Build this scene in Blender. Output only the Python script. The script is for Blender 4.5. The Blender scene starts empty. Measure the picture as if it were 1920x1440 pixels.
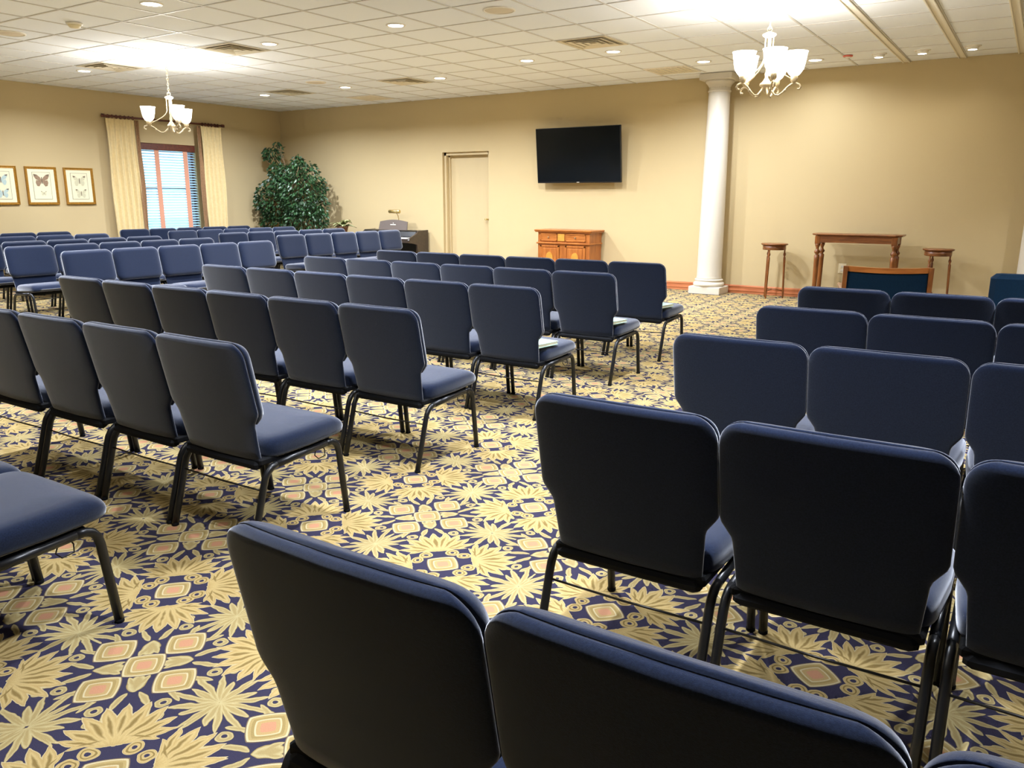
import bpy, math, random
from mathutils import Vector, Matrix
random.seed(7)
S = bpy.context.scene
C = S.collection
PI = math.pi

# ------------------------------------------------------------------ camera
F_PX, YAW, PITCH, ROLL, CAM_H = 1504.5, math.radians(32.87), math.radians(13.05), math.radians(0.146), 1.33
def cam_axes():
    cy, sy, cp, sp = math.cos(YAW), math.sin(YAW), math.cos(PITCH), math.sin(PITCH)
    f = Vector((-sy * cp, cy * cp, -sp)); r = Vector((cy, sy, 0)); u = r.cross(f)
    cr, sr = math.cos(ROLL), math.sin(ROLL)
    return r * cr + u * sr, -r * sr + u * cr, f
RT, UP, FW = cam_axes()
cd = bpy.data.cameras.new('camera'); cam = bpy.data.objects.new('camera', cd); C.objects.link(cam)
cd.sensor_fit = 'HORIZONTAL'; cd.sensor_width = 36.0; cd.lens = F_PX / 1920 * 36.0
cd.clip_start = 0.05; cd.clip_end = 200
cam.matrix_world = Matrix(((RT.x, UP.x, -FW.x, 0), (RT.y, UP.y, -FW.y, 0), (RT.z, UP.z, -FW.z, CAM_H), (0, 0, 0, 1)))
S.camera = cam
def proj(p):
    d = Vector(p) - Vector((0, 0, CAM_H)); z = d.dot(FW)
    if z < 0.1: return None
    return 960 + F_PX * d.dot(RT) / z, 720 - F_PX * d.dot(UP) / z

# ------------------------------------------------------------------ world, exposure
W = bpy.data.worlds.new('daylight'); S.world = W; W.use_nodes = True
bg = W.node_tree.nodes['Background']; bg.inputs[0].default_value = (0.36, 0.68, 0.92, 1); bg.inputs[1].default_value = 2.6
S.view_settings.view_transform = 'Standard'; S.view_settings.look = 'None'
S.view_settings.gamma = 1.0; S.view_settings.use_curve_mapping = False
S.view_settings.exposure = 0.84
S.cycles.use_denoising = True
S.cycles.max_bounces = 8; S.cycles.diffuse_bounces = 4; S.cycles.glossy_bounces = 2
S.cycles.use_adaptive_sampling = True; S.cycles.adaptive_threshold = 0.06; S.cycles.adaptive_min_samples = 12
S.cycles.sample_clamp_indirect = 6.0

CAN_W = 44.0       # watts of each ceiling downlight
SHADE_E = 5.0     # emission of the chandelier glass
WARM = (0.93, 1.0, 1.14)
ZC, XL, XR, YB, YF = 2.98, -12.94, 4.2, 11.508, -3.6     # ceiling height and walls
OX, OY, T = -5.256, 6.183, 0.6096                        # ceiling grid origin and module

def can_or_fill_light(x, y, power=CAN_W, parent=None, col=WARM, spread=120):
    l = bpy.data.lights.new('downlight_or_fill_lamp', 'AREA'); l.shape = 'DISK'; l.size = 0.13
    l.energy = power; l.color = col; l.spread = math.radians(spread)
    o = bpy.data.objects.new('downlight_or_fill_lamp', l); C.objects.link(o)
    if parent: o.parent = parent; o.location = (0, 0, -0.012)
    else: o.location = (x, y, ZC - 0.012)
    return o
# added fill lamps without fixtures, outside the frame, to light floor, chairs and walls
for x, y, k in [(-11.05, 3.2, 1), (-8.6, 3.4, 1), (-4.34, 4.05, 1), (-6.78, 3.3, .5), (-4.34, 2.75, .5), (-1.9, 4.66, .7), (-1.9, 2.7, .55), (-.7, 1.5, .8), (0.6, 4.66, 1), (2.7, 5.0, 1), (1.1, 9.0, .8)]:
    can_or_fill_light(x, y, CAN_W * k)
# added point light outside the frame to brighten the ceiling, without any fixture
for x, y in ((-2.9, 1.0),):
    l = bpy.data.lights.new('ceiling_fill_light', 'POINT'); l.energy = 16; l.color = (1, .98, .92); l.shadow_soft_size = .12
    o = bpy.data.objects.new('ceiling_fill_light', l); C.objects.link(o); o.location = (x, y, 2.5)

# ------------------------------------------------------------------ helpers
def newmesh(name, verts, faces, smooth=False):
    me = bpy.data.meshes.new(name); me.from_pydata([tuple(v) for v in verts], [], faces); me.update()
    if smooth: me.polygons.foreach_set('use_smooth', [True] * len(me.polygons))
    return me
class MB:
    def __init__(s): s.v = []; s.f = []; s.sm = []
    def add(s, v, f, smooth=False):
        n = len(s.v); s.v += [tuple(q) for q in v]; s.f += [tuple(i + n for i in q) for q in f]; s.sm += [smooth] * len(f); return s
    def box(s, x0, x1, y0, y1, z0, z1):
        return s.add([(x0, y0, z0), (x1, y0, z0), (x1, y1, z0), (x0, y1, z0), (x0, y0, z1), (x1, y0, z1), (x1, y1, z1), (x0, y1, z1)],
                     [(0, 3, 2, 1), (4, 5, 6, 7), (0, 1, 5, 4), (1, 2, 6, 5), (2, 3, 7, 6), (3, 0, 4, 7)])
    def bbox(s, x0, x1, y0, y1, z0, z1, b=0.004):          # box with chamfered edges
        L = []
        for z, i in ((z0, b), (z0 + b, 0), (z1 - b, 0), (z1, b)):
            c = b if i == 0 else b
            L.append([(x0 + i + c, y0 + i, z), (x1 - i - c, y0 + i, z), (x1 - i, y0 + i + c, z), (x1 - i, y1 - i - c, z), (x1 - i - c, y1 - i, z), (x0 + i + c, y1 - i, z), (x0 + i, y1 - i - c, z), (x0 + i, y0 + i + c, z)])
        return s.loft(L, smooth=False)
    def loft(s, rings, smooth=True, cap=True, closed=True):
        n = len(rings[0]); v = [p for r in rings for p in r]; f = []
        for k in range(len(rings) - 1):
            for i in range(n if closed else n - 1):
                j = (i + 1) % n; f.append((k * n + i, k * n + j, (k + 1) * n + j, (k + 1) * n + i))
        if cap: f.append(tuple(reversed(range(n)))); f.append(tuple(range((len(rings) - 1) * n, len(rings) * n)))
        return s.add(v, f, smooth)
    def lathe(s, prof, n=20, c=(0, 0, 0), smooth=True, cap=True):
        return s.loft([[(c[0] + r * math.cos(2 * PI * i / n), c[1] + r * math.sin(2 * PI * i / n), c[2] + z) for i in range(n)] for r, z in prof], smooth, cap)
    def tube(s, path, a, b=None, n=8, up=None, smooth=True, taper=None):
        b = b or a; pts = [Vector(p) for p in path]; R = []; prev = None
        for i, p in enumerate(pts):
            t = (pts[min(i + 1, len(pts) - 1)] - pts[max(i - 1, 0)]).normalized()
            ref = Vector(up) if up else (prev if prev else (Vector((0, 0, 1)) if abs(t.z) < 0.9 else Vector((1, 0, 0))))
            e1 = (ref - t * ref.dot(t))
            if e1.length < 1e-5: e1 = t.orthogonal()
            e1.normalize(); e2 = t.cross(e1); prev = e1
            k = taper(i / (len(pts) - 1)) if taper else 1
            ring = []
            for j in range(n):
                th = 2 * PI * (j + 0.5) / n
                ring.append(p + e1 * (a * k * math.cos(th)) + e2 * (b * k * math.sin(th)))
            R.append(ring)
        return s.loft(R, smooth)
    def rtube(s, path, a, b, up):                           # rounded rectangular tube
        pts = [Vector(p) for p in path]; R = []
        for i, p in enumerate(pts):
            t = (pts[min(i + 1, len(pts) - 1)] - pts[max(i - 1, 0)]).normalized()
            e1 = Vector(up); e1 = (e1 - t * e1.dot(t)).normalized(); e2 = t.cross(e1); c = 0.35
            R.append([p + e1 * (a * q) + e2 * (b * w) for q, w in ((1, 1 - 2 * c), (1 - 2 * c * 0.8, 1), (-1 + 2 * c * 0.8, 1), (-1, 1 - 2 * c), (-1, -1 + 2 * c), (-1 + 2 * c * 0.8, -1), (1 - 2 * c * 0.8, -1), (1, -1 + 2 * c))])
        return s.loft(R, True)
    def prism(s, poly, ax, lo, hi, smooth=False):           # polygon extruded along an axis
        def P(a, b, c): return {'x': (c, a, b), 'y': (a, c, b), 'z': (a, b, c)}[ax]
        n = len(poly); v = [P(a, b, lo) for a, b in poly] + [P(a, b, hi) for a, b in poly]
        f = [tuple(range(n)), tuple(range(2 * n - 1, n - 1, -1))] + [(i, i + n, (i + 1) % n + n, (i + 1) % n) for i in range(n)]
        return s.add(v, f, smooth)
    def mesh(s, name):
        me = newmesh(name, s.v, s.f); me.polygons.foreach_set('use_smooth', s.sm)
        import bmesh
        bm = bmesh.new(); bm.from_mesh(me); bmesh.ops.recalc_face_normals(bm, faces=bm.faces); bm.to_mesh(me); bm.free()
        return me
def obj(name, mb, mat, parent=None, loc=None, rz=0.0):
    me = mb.mesh(name) if isinstance(mb, MB) else mb
    if mat and not me.materials: me.materials.append(mat)
    o = bpy.data.objects.new(name, me); C.objects.link(o)
    if parent: o.parent = parent
    if loc: o.location = loc
    if rz: o.rotation_euler = (0, 0, rz)
    return o
def tag(o, label, cat, group=None):
    o['label'] = label; o['category'] = cat
    if group: o['group'] = group
    return o
def thing(name, label, cat, loc=(0, 0, 0), rz=0.0, group=None):
    o = bpy.data.objects.new(name, None); C.objects.link(o); o.empty_display_size = 0.1
    o.location = loc; o.rotation_euler = (0, 0, rz)
    return tag(o, label, cat, group)
def struct(name, mb, mat, loc=None):
    o = obj(name, mb, mat, None, loc); o['kind'] = 'structure'; return o
def copy_tree(o, parent=None):
    c = o.copy(); C.objects.link(c); c.parent = parent
    for ch in list(o.children): copy_tree(ch, c)
    return c
ORD = ['first', 'second', 'third', 'fourth', 'fifth', 'sixth', 'seventh']

# ------------------------------------------------------------------ materials
def srgb(r, g, b):
    f = lambda c: c / 12.92 if c <= 0.04045 else ((c + 0.055) / 1.055) ** 2.4
    return (f(r / 255), f(g / 255), f(b / 255), 1)
def mat(name, col, rough=0.6, metal=0.0, noise=None, bump=None, sheen=0.0, spec=0.5, emit=None, estr=0.0, coat=0.0):
    m = bpy.data.materials.new(name); m.use_nodes = True; nt = m.node_tree; N = nt.nodes; L = nt.links
    b = N['Principled BSDF']; b.inputs['Base Color'].default_value = col; b.inputs['Roughness'].default_value = rough
    b.inputs['Metallic'].default_value = metal; b.inputs['Specular IOR Level'].default_value = spec
    if sheen: b.inputs['Sheen Weight'].default_value = sheen; b.inputs['Sheen Roughness'].default_value = 0.35; b.inputs['Sheen Tint'].default_value = (0.72, 0.78, 0.95, 1)
    if coat: b.inputs['Coat Weight'].default_value = coat
    if emit: b.inputs['Emission Color'].default_value = emit; b.inputs['Emission Strength'].default_value = estr
    tc = None
    if noise or bump: tc = N.new('ShaderNodeTexCoord')
    if noise:                      # (scale, amount)
        n = N.new('ShaderNodeTexNoise'); n.inputs['Scale'].default_value = noise[0]; n.inputs['Detail'].default_value = 2
        L.new(tc.outputs['Object'], n.inputs['Vector'])
        r = N.new('ShaderNodeMapRange'); r.inputs['From Min'].default_value = 0.3; r.inputs['From Max'].default_value = 0.7
        r.inputs['To Min'].default_value = 1 - noise[1]; r.inputs['To Max'].default_value = 1 + noise[1]; L.new(n.outputs['Fac'], r.inputs['Value'])
        x = N.new('ShaderNodeMix'); x.data_type = 'RGBA'; x.blend_type = 'MULTIPLY'; x.inputs[0].default_value = 1
        x.inputs[6].default_value = col; cb = N.new('ShaderNodeCombineColor')
        for i in range(3): L.new(r.outputs[0], cb.inputs[i])
        L.new(cb.outputs[0], x.inputs[7]); L.new(x.outputs[2], b.inputs['Base Color'])
    if bump:                       # (scale, strength, distance)
        n = N.new('ShaderNodeTexNoise'); n.inputs['Scale'].default_value = bump[0]; n.inputs['Detail'].default_value = 3
        L.new(tc.outputs['Object'], n.inputs['Vector'])
        bp = N.new('ShaderNodeBump'); bp.inputs['Strength'].default_value = bump[1]; bp.inputs['Distance'].default_value = bump[2]
        L.new(n.outputs['Fac'], bp.inputs['Height']); L.new(bp.outputs[0], b.inputs['Normal'])
    return m
def matte(m, sheen=None):            # swap the Principled shader for a plain diffuse one (plus fabric sheen)
    nt = m.node_tree; N = nt.nodes; L = nt.links; b = N['Principled BSDF']
    d = N.new('ShaderNodeBsdfDiffuse'); d.inputs['Color'].default_value = b.inputs['Base Color'].default_value
    if b.inputs['Base Color'].links: L.new(b.inputs['Base Color'].links[0].from_socket, d.inputs['Color'])
    if b.inputs['Normal'].links: L.new(b.inputs['Normal'].links[0].from_socket, d.inputs['Normal'])
    out = d.outputs[0]
    if sheen:
        s = N.new('ShaderNodeBsdfSheen'); s.inputs['Color'].default_value = sheen[0]; s.inputs['Roughness'].default_value = sheen[1]
        if b.inputs['Normal'].links: L.new(b.inputs['Normal'].links[0].from_socket, s.inputs['Normal'])
        a = N.new('ShaderNodeAddShader'); L.new(d.outputs[0], a.inputs[0]); L.new(s.outputs[0], a.inputs[1]); out = a.outputs[0]
    L.new(out, N['Material Output'].inputs['Surface']); N.remove(b)
    return m
def wood(name, c1, c2, scale=9.0, rough=0.35, axis='x'):
    m = bpy.data.materials.new(name); m.use_nodes = True; nt = m.node_tree; N = nt.nodes; L = nt.links
    b = N['Principled BSDF']; b.inputs['Roughness'].default_value = rough; b.inputs['Coat Weight'].default_value = 0.15
    tc = N.new('ShaderNodeTexCoord'); mp = N.new('ShaderNodeMapping')
    mp.inputs['Scale'].default_value = (scale * 0.12, scale, scale) if axis == 'x' else (scale, scale, scale * 0.12)
    L.new(tc.outputs['Object'], mp.inputs['Vector'])
    n = N.new('ShaderNodeTexNoise'); n.inputs['Scale'].default_value = 4; n.inputs['Detail'].default_value = 6; n.inputs['Distortion'].default_value = 0.6
    L.new(mp.outputs[0], n.inputs['Vector'])
    r = N.new('ShaderNodeValToRGB'); r.color_ramp.elements[0].position = 0.32; r.color_ramp.elements[1].position = 0.68
    r.color_ramp.elements[0].color = c1; r.color_ramp.elements[1].color = c2
    L.new(n.outputs['Fac'], r.inputs[0]); L.new(r.outputs[0], b.inputs['Base Color'])
    return m

M = {}
M['wall'] = matte(mat('painted_wall', srgb(196, 176, 134), 0.75))
M['door_paint'] = mat('door_paint', srgb(196, 176, 134), 0.5, spec=0.3)
M['tile'] = matte(mat('ceiling_tile', srgb(240, 244, 250), 0.95))
M['tee'] = mat('ceiling_tee', srgb(210, 208, 204), 0.5, spec=0.3)
M['white'] = mat('white_paint', srgb(208, 200, 184), 0.5)
M['white_metal'] = mat('white_enamel', srgb(236, 230, 216), 0.4)
M['grille'] = mat('grille_metal', srgb(222, 212, 188), 0.45, metal=0.2)
M['shadow_metal'] = mat('duct_interior', srgb(150, 138, 112), 0.7)
M['alu'] = mat('track_metal', srgb(236, 230, 214), 0.5)
M['speaker'] = mat('speaker_mesh', srgb(218, 206, 184), 0.7)
M['lens'] = mat('lamp_lens', (1, 1, 1, 1), 0.5, emit=(1, 0.95, 0.86, 1), estr=9.0)
M['lens'].cycles.emission_sampling = 'NONE'
M['glass_lit'] = mat('lit_opal_glass', (1, 1, 1, 1), 0.4, emit=(1.0, 0.93, 0.80, 1), estr=SHADE_E)
M['glass_lit'].cycles.emission_sampling = 'NONE'
M['brass_white'] = mat('antique_white_metal', srgb(208, 192, 160), 0.35, metal=0.35, noise=(40, 0.12))
M['bronze'] = mat('antique_bronze', srgb(150, 130, 98), 0.35, metal=0.6)
M['red'] = mat('red_plastic', srgb(225, 110, 90), 0.4)
FAB = srgb(26, 34, 53)
M['fabric'] = matte(mat('navy_upholstery', FAB, 0.95, noise=(260, 0.25), bump=(700, 0.3, 0.001)), ((0.93, 0.95, 1.0, 1), 0.40))
M['black_metal'] = mat('black_powder_coat', srgb(20, 21, 23), 0.35, spec=0.45)
M['black_plastic'] = mat('black_seat_pan', srgb(12, 13, 16), 0.8, spec=0.2)
M['wire'] = mat('black_wire', srgb(40, 38, 36), 0.3, metal=0.6)
M['steel'] = mat('steel_wire', srgb(150, 148, 142), 0.3, metal=0.9)
M['oak'] = wood('honey_oak', srgb(146, 82, 30), srgb(180, 110, 48), 8)
M['oak_v'] = wood('honey_oak_upright', srgb(140, 76, 28), srgb(174, 104, 44), 8, axis='z')
M['inlay'] = wood('golden_burl', srgb(176, 116, 38), srgb(204, 146, 62), 16)
M['cherry'] = wood('cherry_wood', srgb(102, 58, 28), srgb(138, 84, 42), 8)
M['cherry_v'] = wood('cherry_wood_upright', srgb(104, 58, 22), srgb(146, 86, 36), 8, axis='z')
M['base'] = wood('baseboard_wood', srgb(170, 96, 58), srgb(202, 128, 84), 6)
M['mahogany'] = wood('dark_mahogany', srgb(78, 36, 26), srgb(112, 56, 38), 8)
M['tv_bezel'] = mat('tv_bezel', srgb(18, 18, 20), 0.3)
M['tv'] = mat('tv_screen', srgb(12, 15, 16), 0.12, spec=0.4)
M['piano'] = wood('dark_rosewood', srgb(52, 42, 34), srgb(70, 56, 46), 6, rough=0.4)
M['piano_panel'] = mat('piano_rest', srgb(96, 84, 76), 0.5)
M['ivory'] = mat('ivory_keys', srgb(240, 238, 228), 0.3)
M['ebony'] = mat('ebony', srgb(14, 13, 13), 0.35)
M['logo'] = mat('pale_lettering', srgb(205, 198, 186), 0.4)
M['brass'] = mat('polished_brass', srgb(214, 186, 120), 0.25, metal=0.85)
M['curtain'] = mat('cream_drape', srgb(226, 204, 152), 0.9, noise=(30, 0.05), sheen=0.2, spec=0.1)
M['curtain_band'] = mat('taupe_drape_band', srgb(150, 116, 84), 0.9, noise=(60, 0.18), spec=0.1)
M['slat'] = mat('blind_slat', srgb(170, 200, 220), 0.5)
M['tape'] = mat('blind_tape', srgb(214, 152, 122), 0.8)
M['gold'] = mat('gilt_frame', srgb(176, 128, 48), 0.35, metal=0.45, noise=(50, 0.15))
M['mat_board'] = mat('cream_mat_board', srgb(236, 226, 190), 0.8)
M['paper'] = mat('print_paper', srgb(228, 220, 186), 0.8)
M['ink'] = mat('grey_ink', srgb(160, 152, 128), 0.8)
M['bf_brown'] = mat('butterfly_brown', srgb(148, 122, 96), 0.8, noise=(90, 0.2))
M['bf_pale'] = mat('butterfly_pale', srgb(204, 198, 164), 0.8, noise=(90, 0.08))
M['bf_blue'] = mat('butterfly_blue', srgb(178, 196, 190), 0.8, noise=(90, 0.1))
M['bf_dark'] = mat('butterfly_markings', srgb(112, 96, 76), 0.8)
M['leaf'] = mat('ficus_leaf', srgb(42, 74, 40), 0.4, noise=(5, 0.45), spec=0.5)
M['leaf_var'] = mat('variegated_leaf', srgb(176, 186, 132), 0.45, noise=(22, 0.5))
M['leaf_dark'] = mat('dark_leaf', srgb(92, 92, 48), 0.5, noise=(12, 0.4))
M['bark'] = mat('bark', srgb(128, 106, 76), 0.85, noise=(30, 0.3))
M['pot'] = mat('clay_pot', srgb(120, 84, 56), 0.7)
M['book_cover'] = mat('mint_book_cover', srgb(176, 214, 196), 0.5, noise=(60, 0.1))
M['book_dark'] = mat('teal_book_spine', srgb(58, 104, 92), 0.5)
M['pages'] = mat('book_pages', srgb(238, 240, 228), 0.8)
M['navy_cloth'] = mat('teal_navy_cloth', srgb(12, 34, 52), 0.9, noise=(120, 0.15), sheen=0.08, spec=0.1)
M['outlet'] = mat('ivory_plastic', srgb(236, 224, 188), 0.4)
M['glass'] = bpy.data.materials.new('window_glass'); M['glass'].use_nodes = True
g_nt = M['glass'].node_tree; g_tr = g_nt.nodes.new('ShaderNodeBsdfTransparent'); g_gl = g_nt.nodes.new('ShaderNodeBsdfGlossy'); g_mx = g_nt.nodes.new('ShaderNodeMixShader')
g_gl.inputs['Roughness'].default_value = 0.02; g_mx.inputs[0].default_value = 0.06
g_nt.links.new(g_tr.outputs[0], g_mx.inputs[1]); g_nt.links.new(g_gl.outputs[0], g_mx.inputs[2]); g_nt.links.new(g_mx.outputs[0], g_nt.nodes['Material Output'].inputs[0])
M['ground'] = mat('pale_concrete', srgb(190, 196, 200), 0.9, noise=(2, 0.1))

# --- patterned carpet: a square lattice of diamond clusters, starbursts and acanthus sprays, drawn with math nodes
def carpet_material():
    m = bpy.data.materials.new('patterned_carpet'); m.use_nodes = True; nt = m.node_tree; N = nt.nodes; L = nt.links
    b = N['Principled BSDF']; b.inputs['Roughness'].default_value = 0.95; b.inputs['Specular IOR Level'].default_value = 0.1
    def mth(op, a, c=None, d=None):
        n = N.new('ShaderNodeMath'); n.operation = op
        for i, q in enumerate((a, c, d)):
            if q is None: continue
            if isinstance(q, (int, float)): n.inputs[i].default_value = q
            else: L.new(q, n.inputs[i])
        return n.outputs[0]
    tc = N.new('ShaderNodeTexCoord')
    mp = N.new('ShaderNodeMapping'); mp.vector_type = 'TEXTURE'
    mp.inputs['Location'].default_value = (-2.036, 1.178, 0); mp.inputs['Rotation'].default_value = (0, 0, math.radians(0.75)); A = 0.6665
    mp.inputs['Scale'].default_value = (A, A, 1)
    L.new(tc.outputs['Object'], mp.inputs['Vector'])
    wn = N.new('ShaderNodeTexNoise'); wn.inputs['Scale'].default_value = 11; wn.inputs['Detail'].default_value = 2; L.new(mp.outputs[0], wn.inputs['Vector'])
    sp = N.new('ShaderNodeSeparateXYZ'); L.new(mp.outputs[0], sp.inputs[0])
    sc_ = N.new('ShaderNodeSeparateColor'); L.new(wn.outputs['Color'], sc_.inputs[0])
    def fold(x, k):
        f = mth('FRACT', mth('ADD', x, 0.5)); return mth('ABSOLUTE', mth('SUBTRACT', f, 0.5))
    fu, fv = fold(sp.outputs[0], 0), fold(sp.outputs[1], 1)
    p0, q0 = mth('MAXIMUM', fu, fv), mth('MINIMUM', fu, fv)
    # organic wobble for the leaves only
    wx = mth('MULTIPLY_ADD', mth('SUBTRACT', sc_.outputs[0], 0.5), 0.035, p0)
    wy = mth('MULTIPLY_ADD', mth('SUBTRACT', sc_.outputs[1], 0.5), 0.035, q0)
    cv = N.new('ShaderNodeCombineXYZ'); L.new(wx, cv.inputs[0]); L.new(wy, cv.inputs[1]); PV = cv.outputs[0]
    def leaf(bx, by, ang, ln, w, c=0.0, e=0.55):
        mm = N.new('ShaderNodeMapping'); mm.vector_type = 'TEXTURE'
        mm.inputs['Location'].default_value = (bx, by, 0); mm.inputs['Rotation'].default_value = (0, 0, math.radians(ang)); mm.inputs['Scale'].default_value = (ln, w, 1)
        L.new(PV, mm.inputs['Vector']); s = N.new('ShaderNodeSeparateXYZ'); L.new(mm.outputs[0], s.inputs[0])
        ss = mth('MULTIPLY', s.outputs[0], s.outputs[0])
        if e == 0: pr = mth('MULTIPLY', mth('SQRT', mth('MAXIMUM', s.outputs[0], 0.0)), mth('MULTIPLY_ADD', mth('MULTIPLY', ss, s.outputs[0]), -1.6, 1.6))
        else: pr = mth('POWER', mth('MAXIMUM', mth('MULTIPLY', mth('SUBTRACT', s.outputs[0], ss), 4.0), 0.0), e)
        t = mth('ABSOLUTE', mth('SUBTRACT', s.outputs[1], mth('MULTIPLY', ss, c)) if c else s.outputs[1])
        return mth('SUBTRACT', pr, t)
    def ring(cx, cy, r, w):
        d = N.new('ShaderNodeVectorMath'); d.operation = 'DISTANCE'; L.new(PV, d.inputs[0]); d.inputs[1].default_value = (cx, cy, 0)
        return mth('MULTIPLY_ADD', mth('ABSOLUTE', mth('SUBTRACT', d.outputs['Value'], r)), -1.0 / w, 1.0)
    def union(l):
        r = l[0]
        for x in l[1:]: r = mth('MAXIMUM', r, x)
        return r
    big = union([leaf(.385, .385, 225, .265, .035, 0, 0), leaf(.385, .38, 240, .262, .033, .35, 0), leaf(.388, .375, 257, .255, .032, .55, 0), leaf(.392, .37, 275, .235, .030, .75, 0),
                 leaf(.40, .36, 292, .20, .023, .9, 0), leaf(.36, .345, 318, .16, .020, 1.4, 0), ring(.462, .352, .026, .014)])
    thin = union([leaf(.50, 0, 180, .175, .014), leaf(.50, 0, 161, .25, .016, .7), leaf(.50, 0, 140, .20, .017, -.6), leaf(.50, 0, 116, .15, .019, .5), leaf(.50, 0, 92, .20, .014),
                  leaf(.05, .05, 45, .135, .040, 0, .8), leaf(.09, .03, 66, .10, .018, .8, .8), leaf(.275, .165, 55, .11, .019, -1.0), leaf(.35, .085, 195, .12, .015, 1.2), leaf(.16, .13, 12, .12, .017, 1.1),
                  ring(.305, .128, .022, .011), ring(.365, .185, .016, .009)])
    def dia(a, c, r=.108, k=1.22):
        return mth('POWER', mth('ADD', mth('POWER', mth('DIVIDE', a, r), k), mth('POWER', mth('DIVIDE', c, r), k)), 1 / k)
    dA = dia(p0, q0)
    dB = dia(mth('ABSOLUTE', mth('SUBTRACT', p0, 0.212)), q0)
    dC = dia(mth('SUBTRACT', 0.5, p0), mth('SUBTRACT', 0.5, q0))
    # round the diamond corners a little
    dm = mth('MINIMUM', mth('MINIMUM', dA, dB), dC)
    def ramp(x, stops, interp='CONSTANT'):
        r = N.new('ShaderNodeValToRGB'); r.color_ramp.interpolation = interp; e = r.color_ramp.elements
        e[0].position, e[0].color = stops[0]; e[1].position, e[1].color = stops[1]
        for s in stops[2:]: k = e.new(s[0]); k.color = s[1]
        L.new(x, r.inputs[0]); return r.outputs[0]
    navy, cream, gold, olive = srgb(54, 51, 68), srgb(184, 170, 132), srgb(162, 138, 88), srgb(124, 104, 62)
    cb = ramp(mth('MULTIPLY_ADD', big, 0.5, 0.5), [(0.0, navy), (0.5, cream), (0.60, gold), (0.80, srgb(178, 156, 106)), (0.93, olive)], 'LINEAR')
    cbm = mth('GREATER_THAN', big, 0.0)
    ct = ramp(mth('MULTIPLY_ADD', thin, 0.5, 0.5), [(0.0, navy), (0.5, olive), (0.62, srgb(174, 160, 116)), (0.85, srgb(152, 134, 90))], 'LINEAR')
    ctm = mth('GREATER_THAN', thin, 0.0)
    cdm = ramp(dm, [(0.0, srgb(176, 128, 98)), (0.34, srgb(166, 140, 94)), (0.52, cream), (0.60, srgb(146, 126, 80)), (0.74, srgb(160, 140, 92)), (0.86, cream), (0.95, srgb(110, 94, 74))])
    dmm = mth('LESS_THAN', dm, 1.0)
    def mixc(f, a, c):
        x = N.new('ShaderNodeMix'); x.data_type = 'RGBA'
        if isinstance(f, (int, float)): x.inputs[0].default_value = f
        else: L.new(f, x.inputs[0])
        for i, q in ((6, a), (7, c)):
            if isinstance(q, tuple): x.inputs[i].default_value = q
            else: L.new(q, x.inputs[i])
        return x.outputs[2]
    col = mixc(ctm, navy, ct); col = mixc(cbm, col, cb); col = mixc(dmm, col, cdm)
    # pile speckle
    n2 = N.new('ShaderNodeTexNoise'); n2.inputs['Scale'].default_value = 420; n2.inputs['Detail'].default_value = 2; L.new(tc.outputs['Object'], n2.inputs['Vector'])
    x = N.new('ShaderNodeMix'); x.data_type = 'RGBA'; x.blend_type = 'MULTIPLY'; x.inputs[0].default_value = 1; L.new(col, x.inputs[6])
    v = mth('MULTIPLY_ADD', n2.outputs['Fac'], 0.5, 0.75); c3 = N.new('ShaderNodeCombineColor')
    for i in range(3): L.new(v, c3.inputs[i])
    L.new(c3.outputs[0], x.inputs[7]); L.new(x.outputs[2], b.inputs['Base Color'])
    bp = N.new('ShaderNodeBump'); bp.inputs['Strength'].default_value = 0.25; bp.inputs['Distance'].default_value = 0.004
    L.new(n2.outputs['Fac'], bp.inputs['Height']); L.new(bp.outputs[0], b.inputs['Normal'])
    return matte(m)
M['carpet'] = carpet_material()

# ------------------------------------------------------------------ room shell
TH = 0.20
struct('floor', MB().box(XL - TH, XR + TH, YF - TH, YB + TH, -0.1, 0), M['carpet'])
DX0, DX1, DZ = -8.89, -7.915, 2.097                       # door opening in the back wall
wb = MB(); wb.box(XL - TH, DX0, YB, YB + TH, 0, ZC + .1); wb.box(DX1, XR + TH, YB, YB + TH, 0, ZC + .1); wb.box(DX0, DX1, YB, YB + TH, DZ, ZC + .1)
struct('wall_back', wb, M['wall'])
WY0, WY1, WZ0, WZ1 = 8.43, 9.50, 0.70, 2.23               # window opening in the left wall
wl = MB(); wl.box(XL - TH, XL, YF, WY0, 0, ZC + .1); wl.box(XL - TH, XL, WY1, YB, 0, ZC + .1); wl.box(XL - TH, XL, WY0, WY1, 0, WZ0); wl.box(XL - TH, XL, WY0, WY1, WZ1, ZC + .1)
struct('wall_left', wl, M['wall'])
struct('wall_right', MB().box(XR, XR + TH, YF, YB, 0, ZC + .1), M['wall'])
struct('wall_front', MB().box(XL - TH, XR + TH, YF - TH, YF, 0, ZC + .1), M['wall'])
bprof = [(0, 0), (0.016, 0), (0.016, 0.030), (0.022, 0.034), (0.022, 0.050), (0.014, 0.056), (0.014, 0.088), (0.020, 0.092), (0.020, 0.106), (0.008, 0.118), (0, 0.118)]
bb = MB()
bb.prism([(YB - a, z) for a, z in bprof], 'x', XL, DX0 - .02); bb.prism([(YB - a, z) for a, z in bprof], 'x', DX1 + .02, XR)
struct('baseboard_back', bb, M['base'])
struct('baseboard_left', MB().prism([(XL + a, z) for a, z in bprof], 'y', YF, YB - .03), M['base'])
struct('outdoor_ground', MB().box(-60, XL - TH - .02, -30, 60, -0.5, -0.3), M['ground'])

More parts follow.
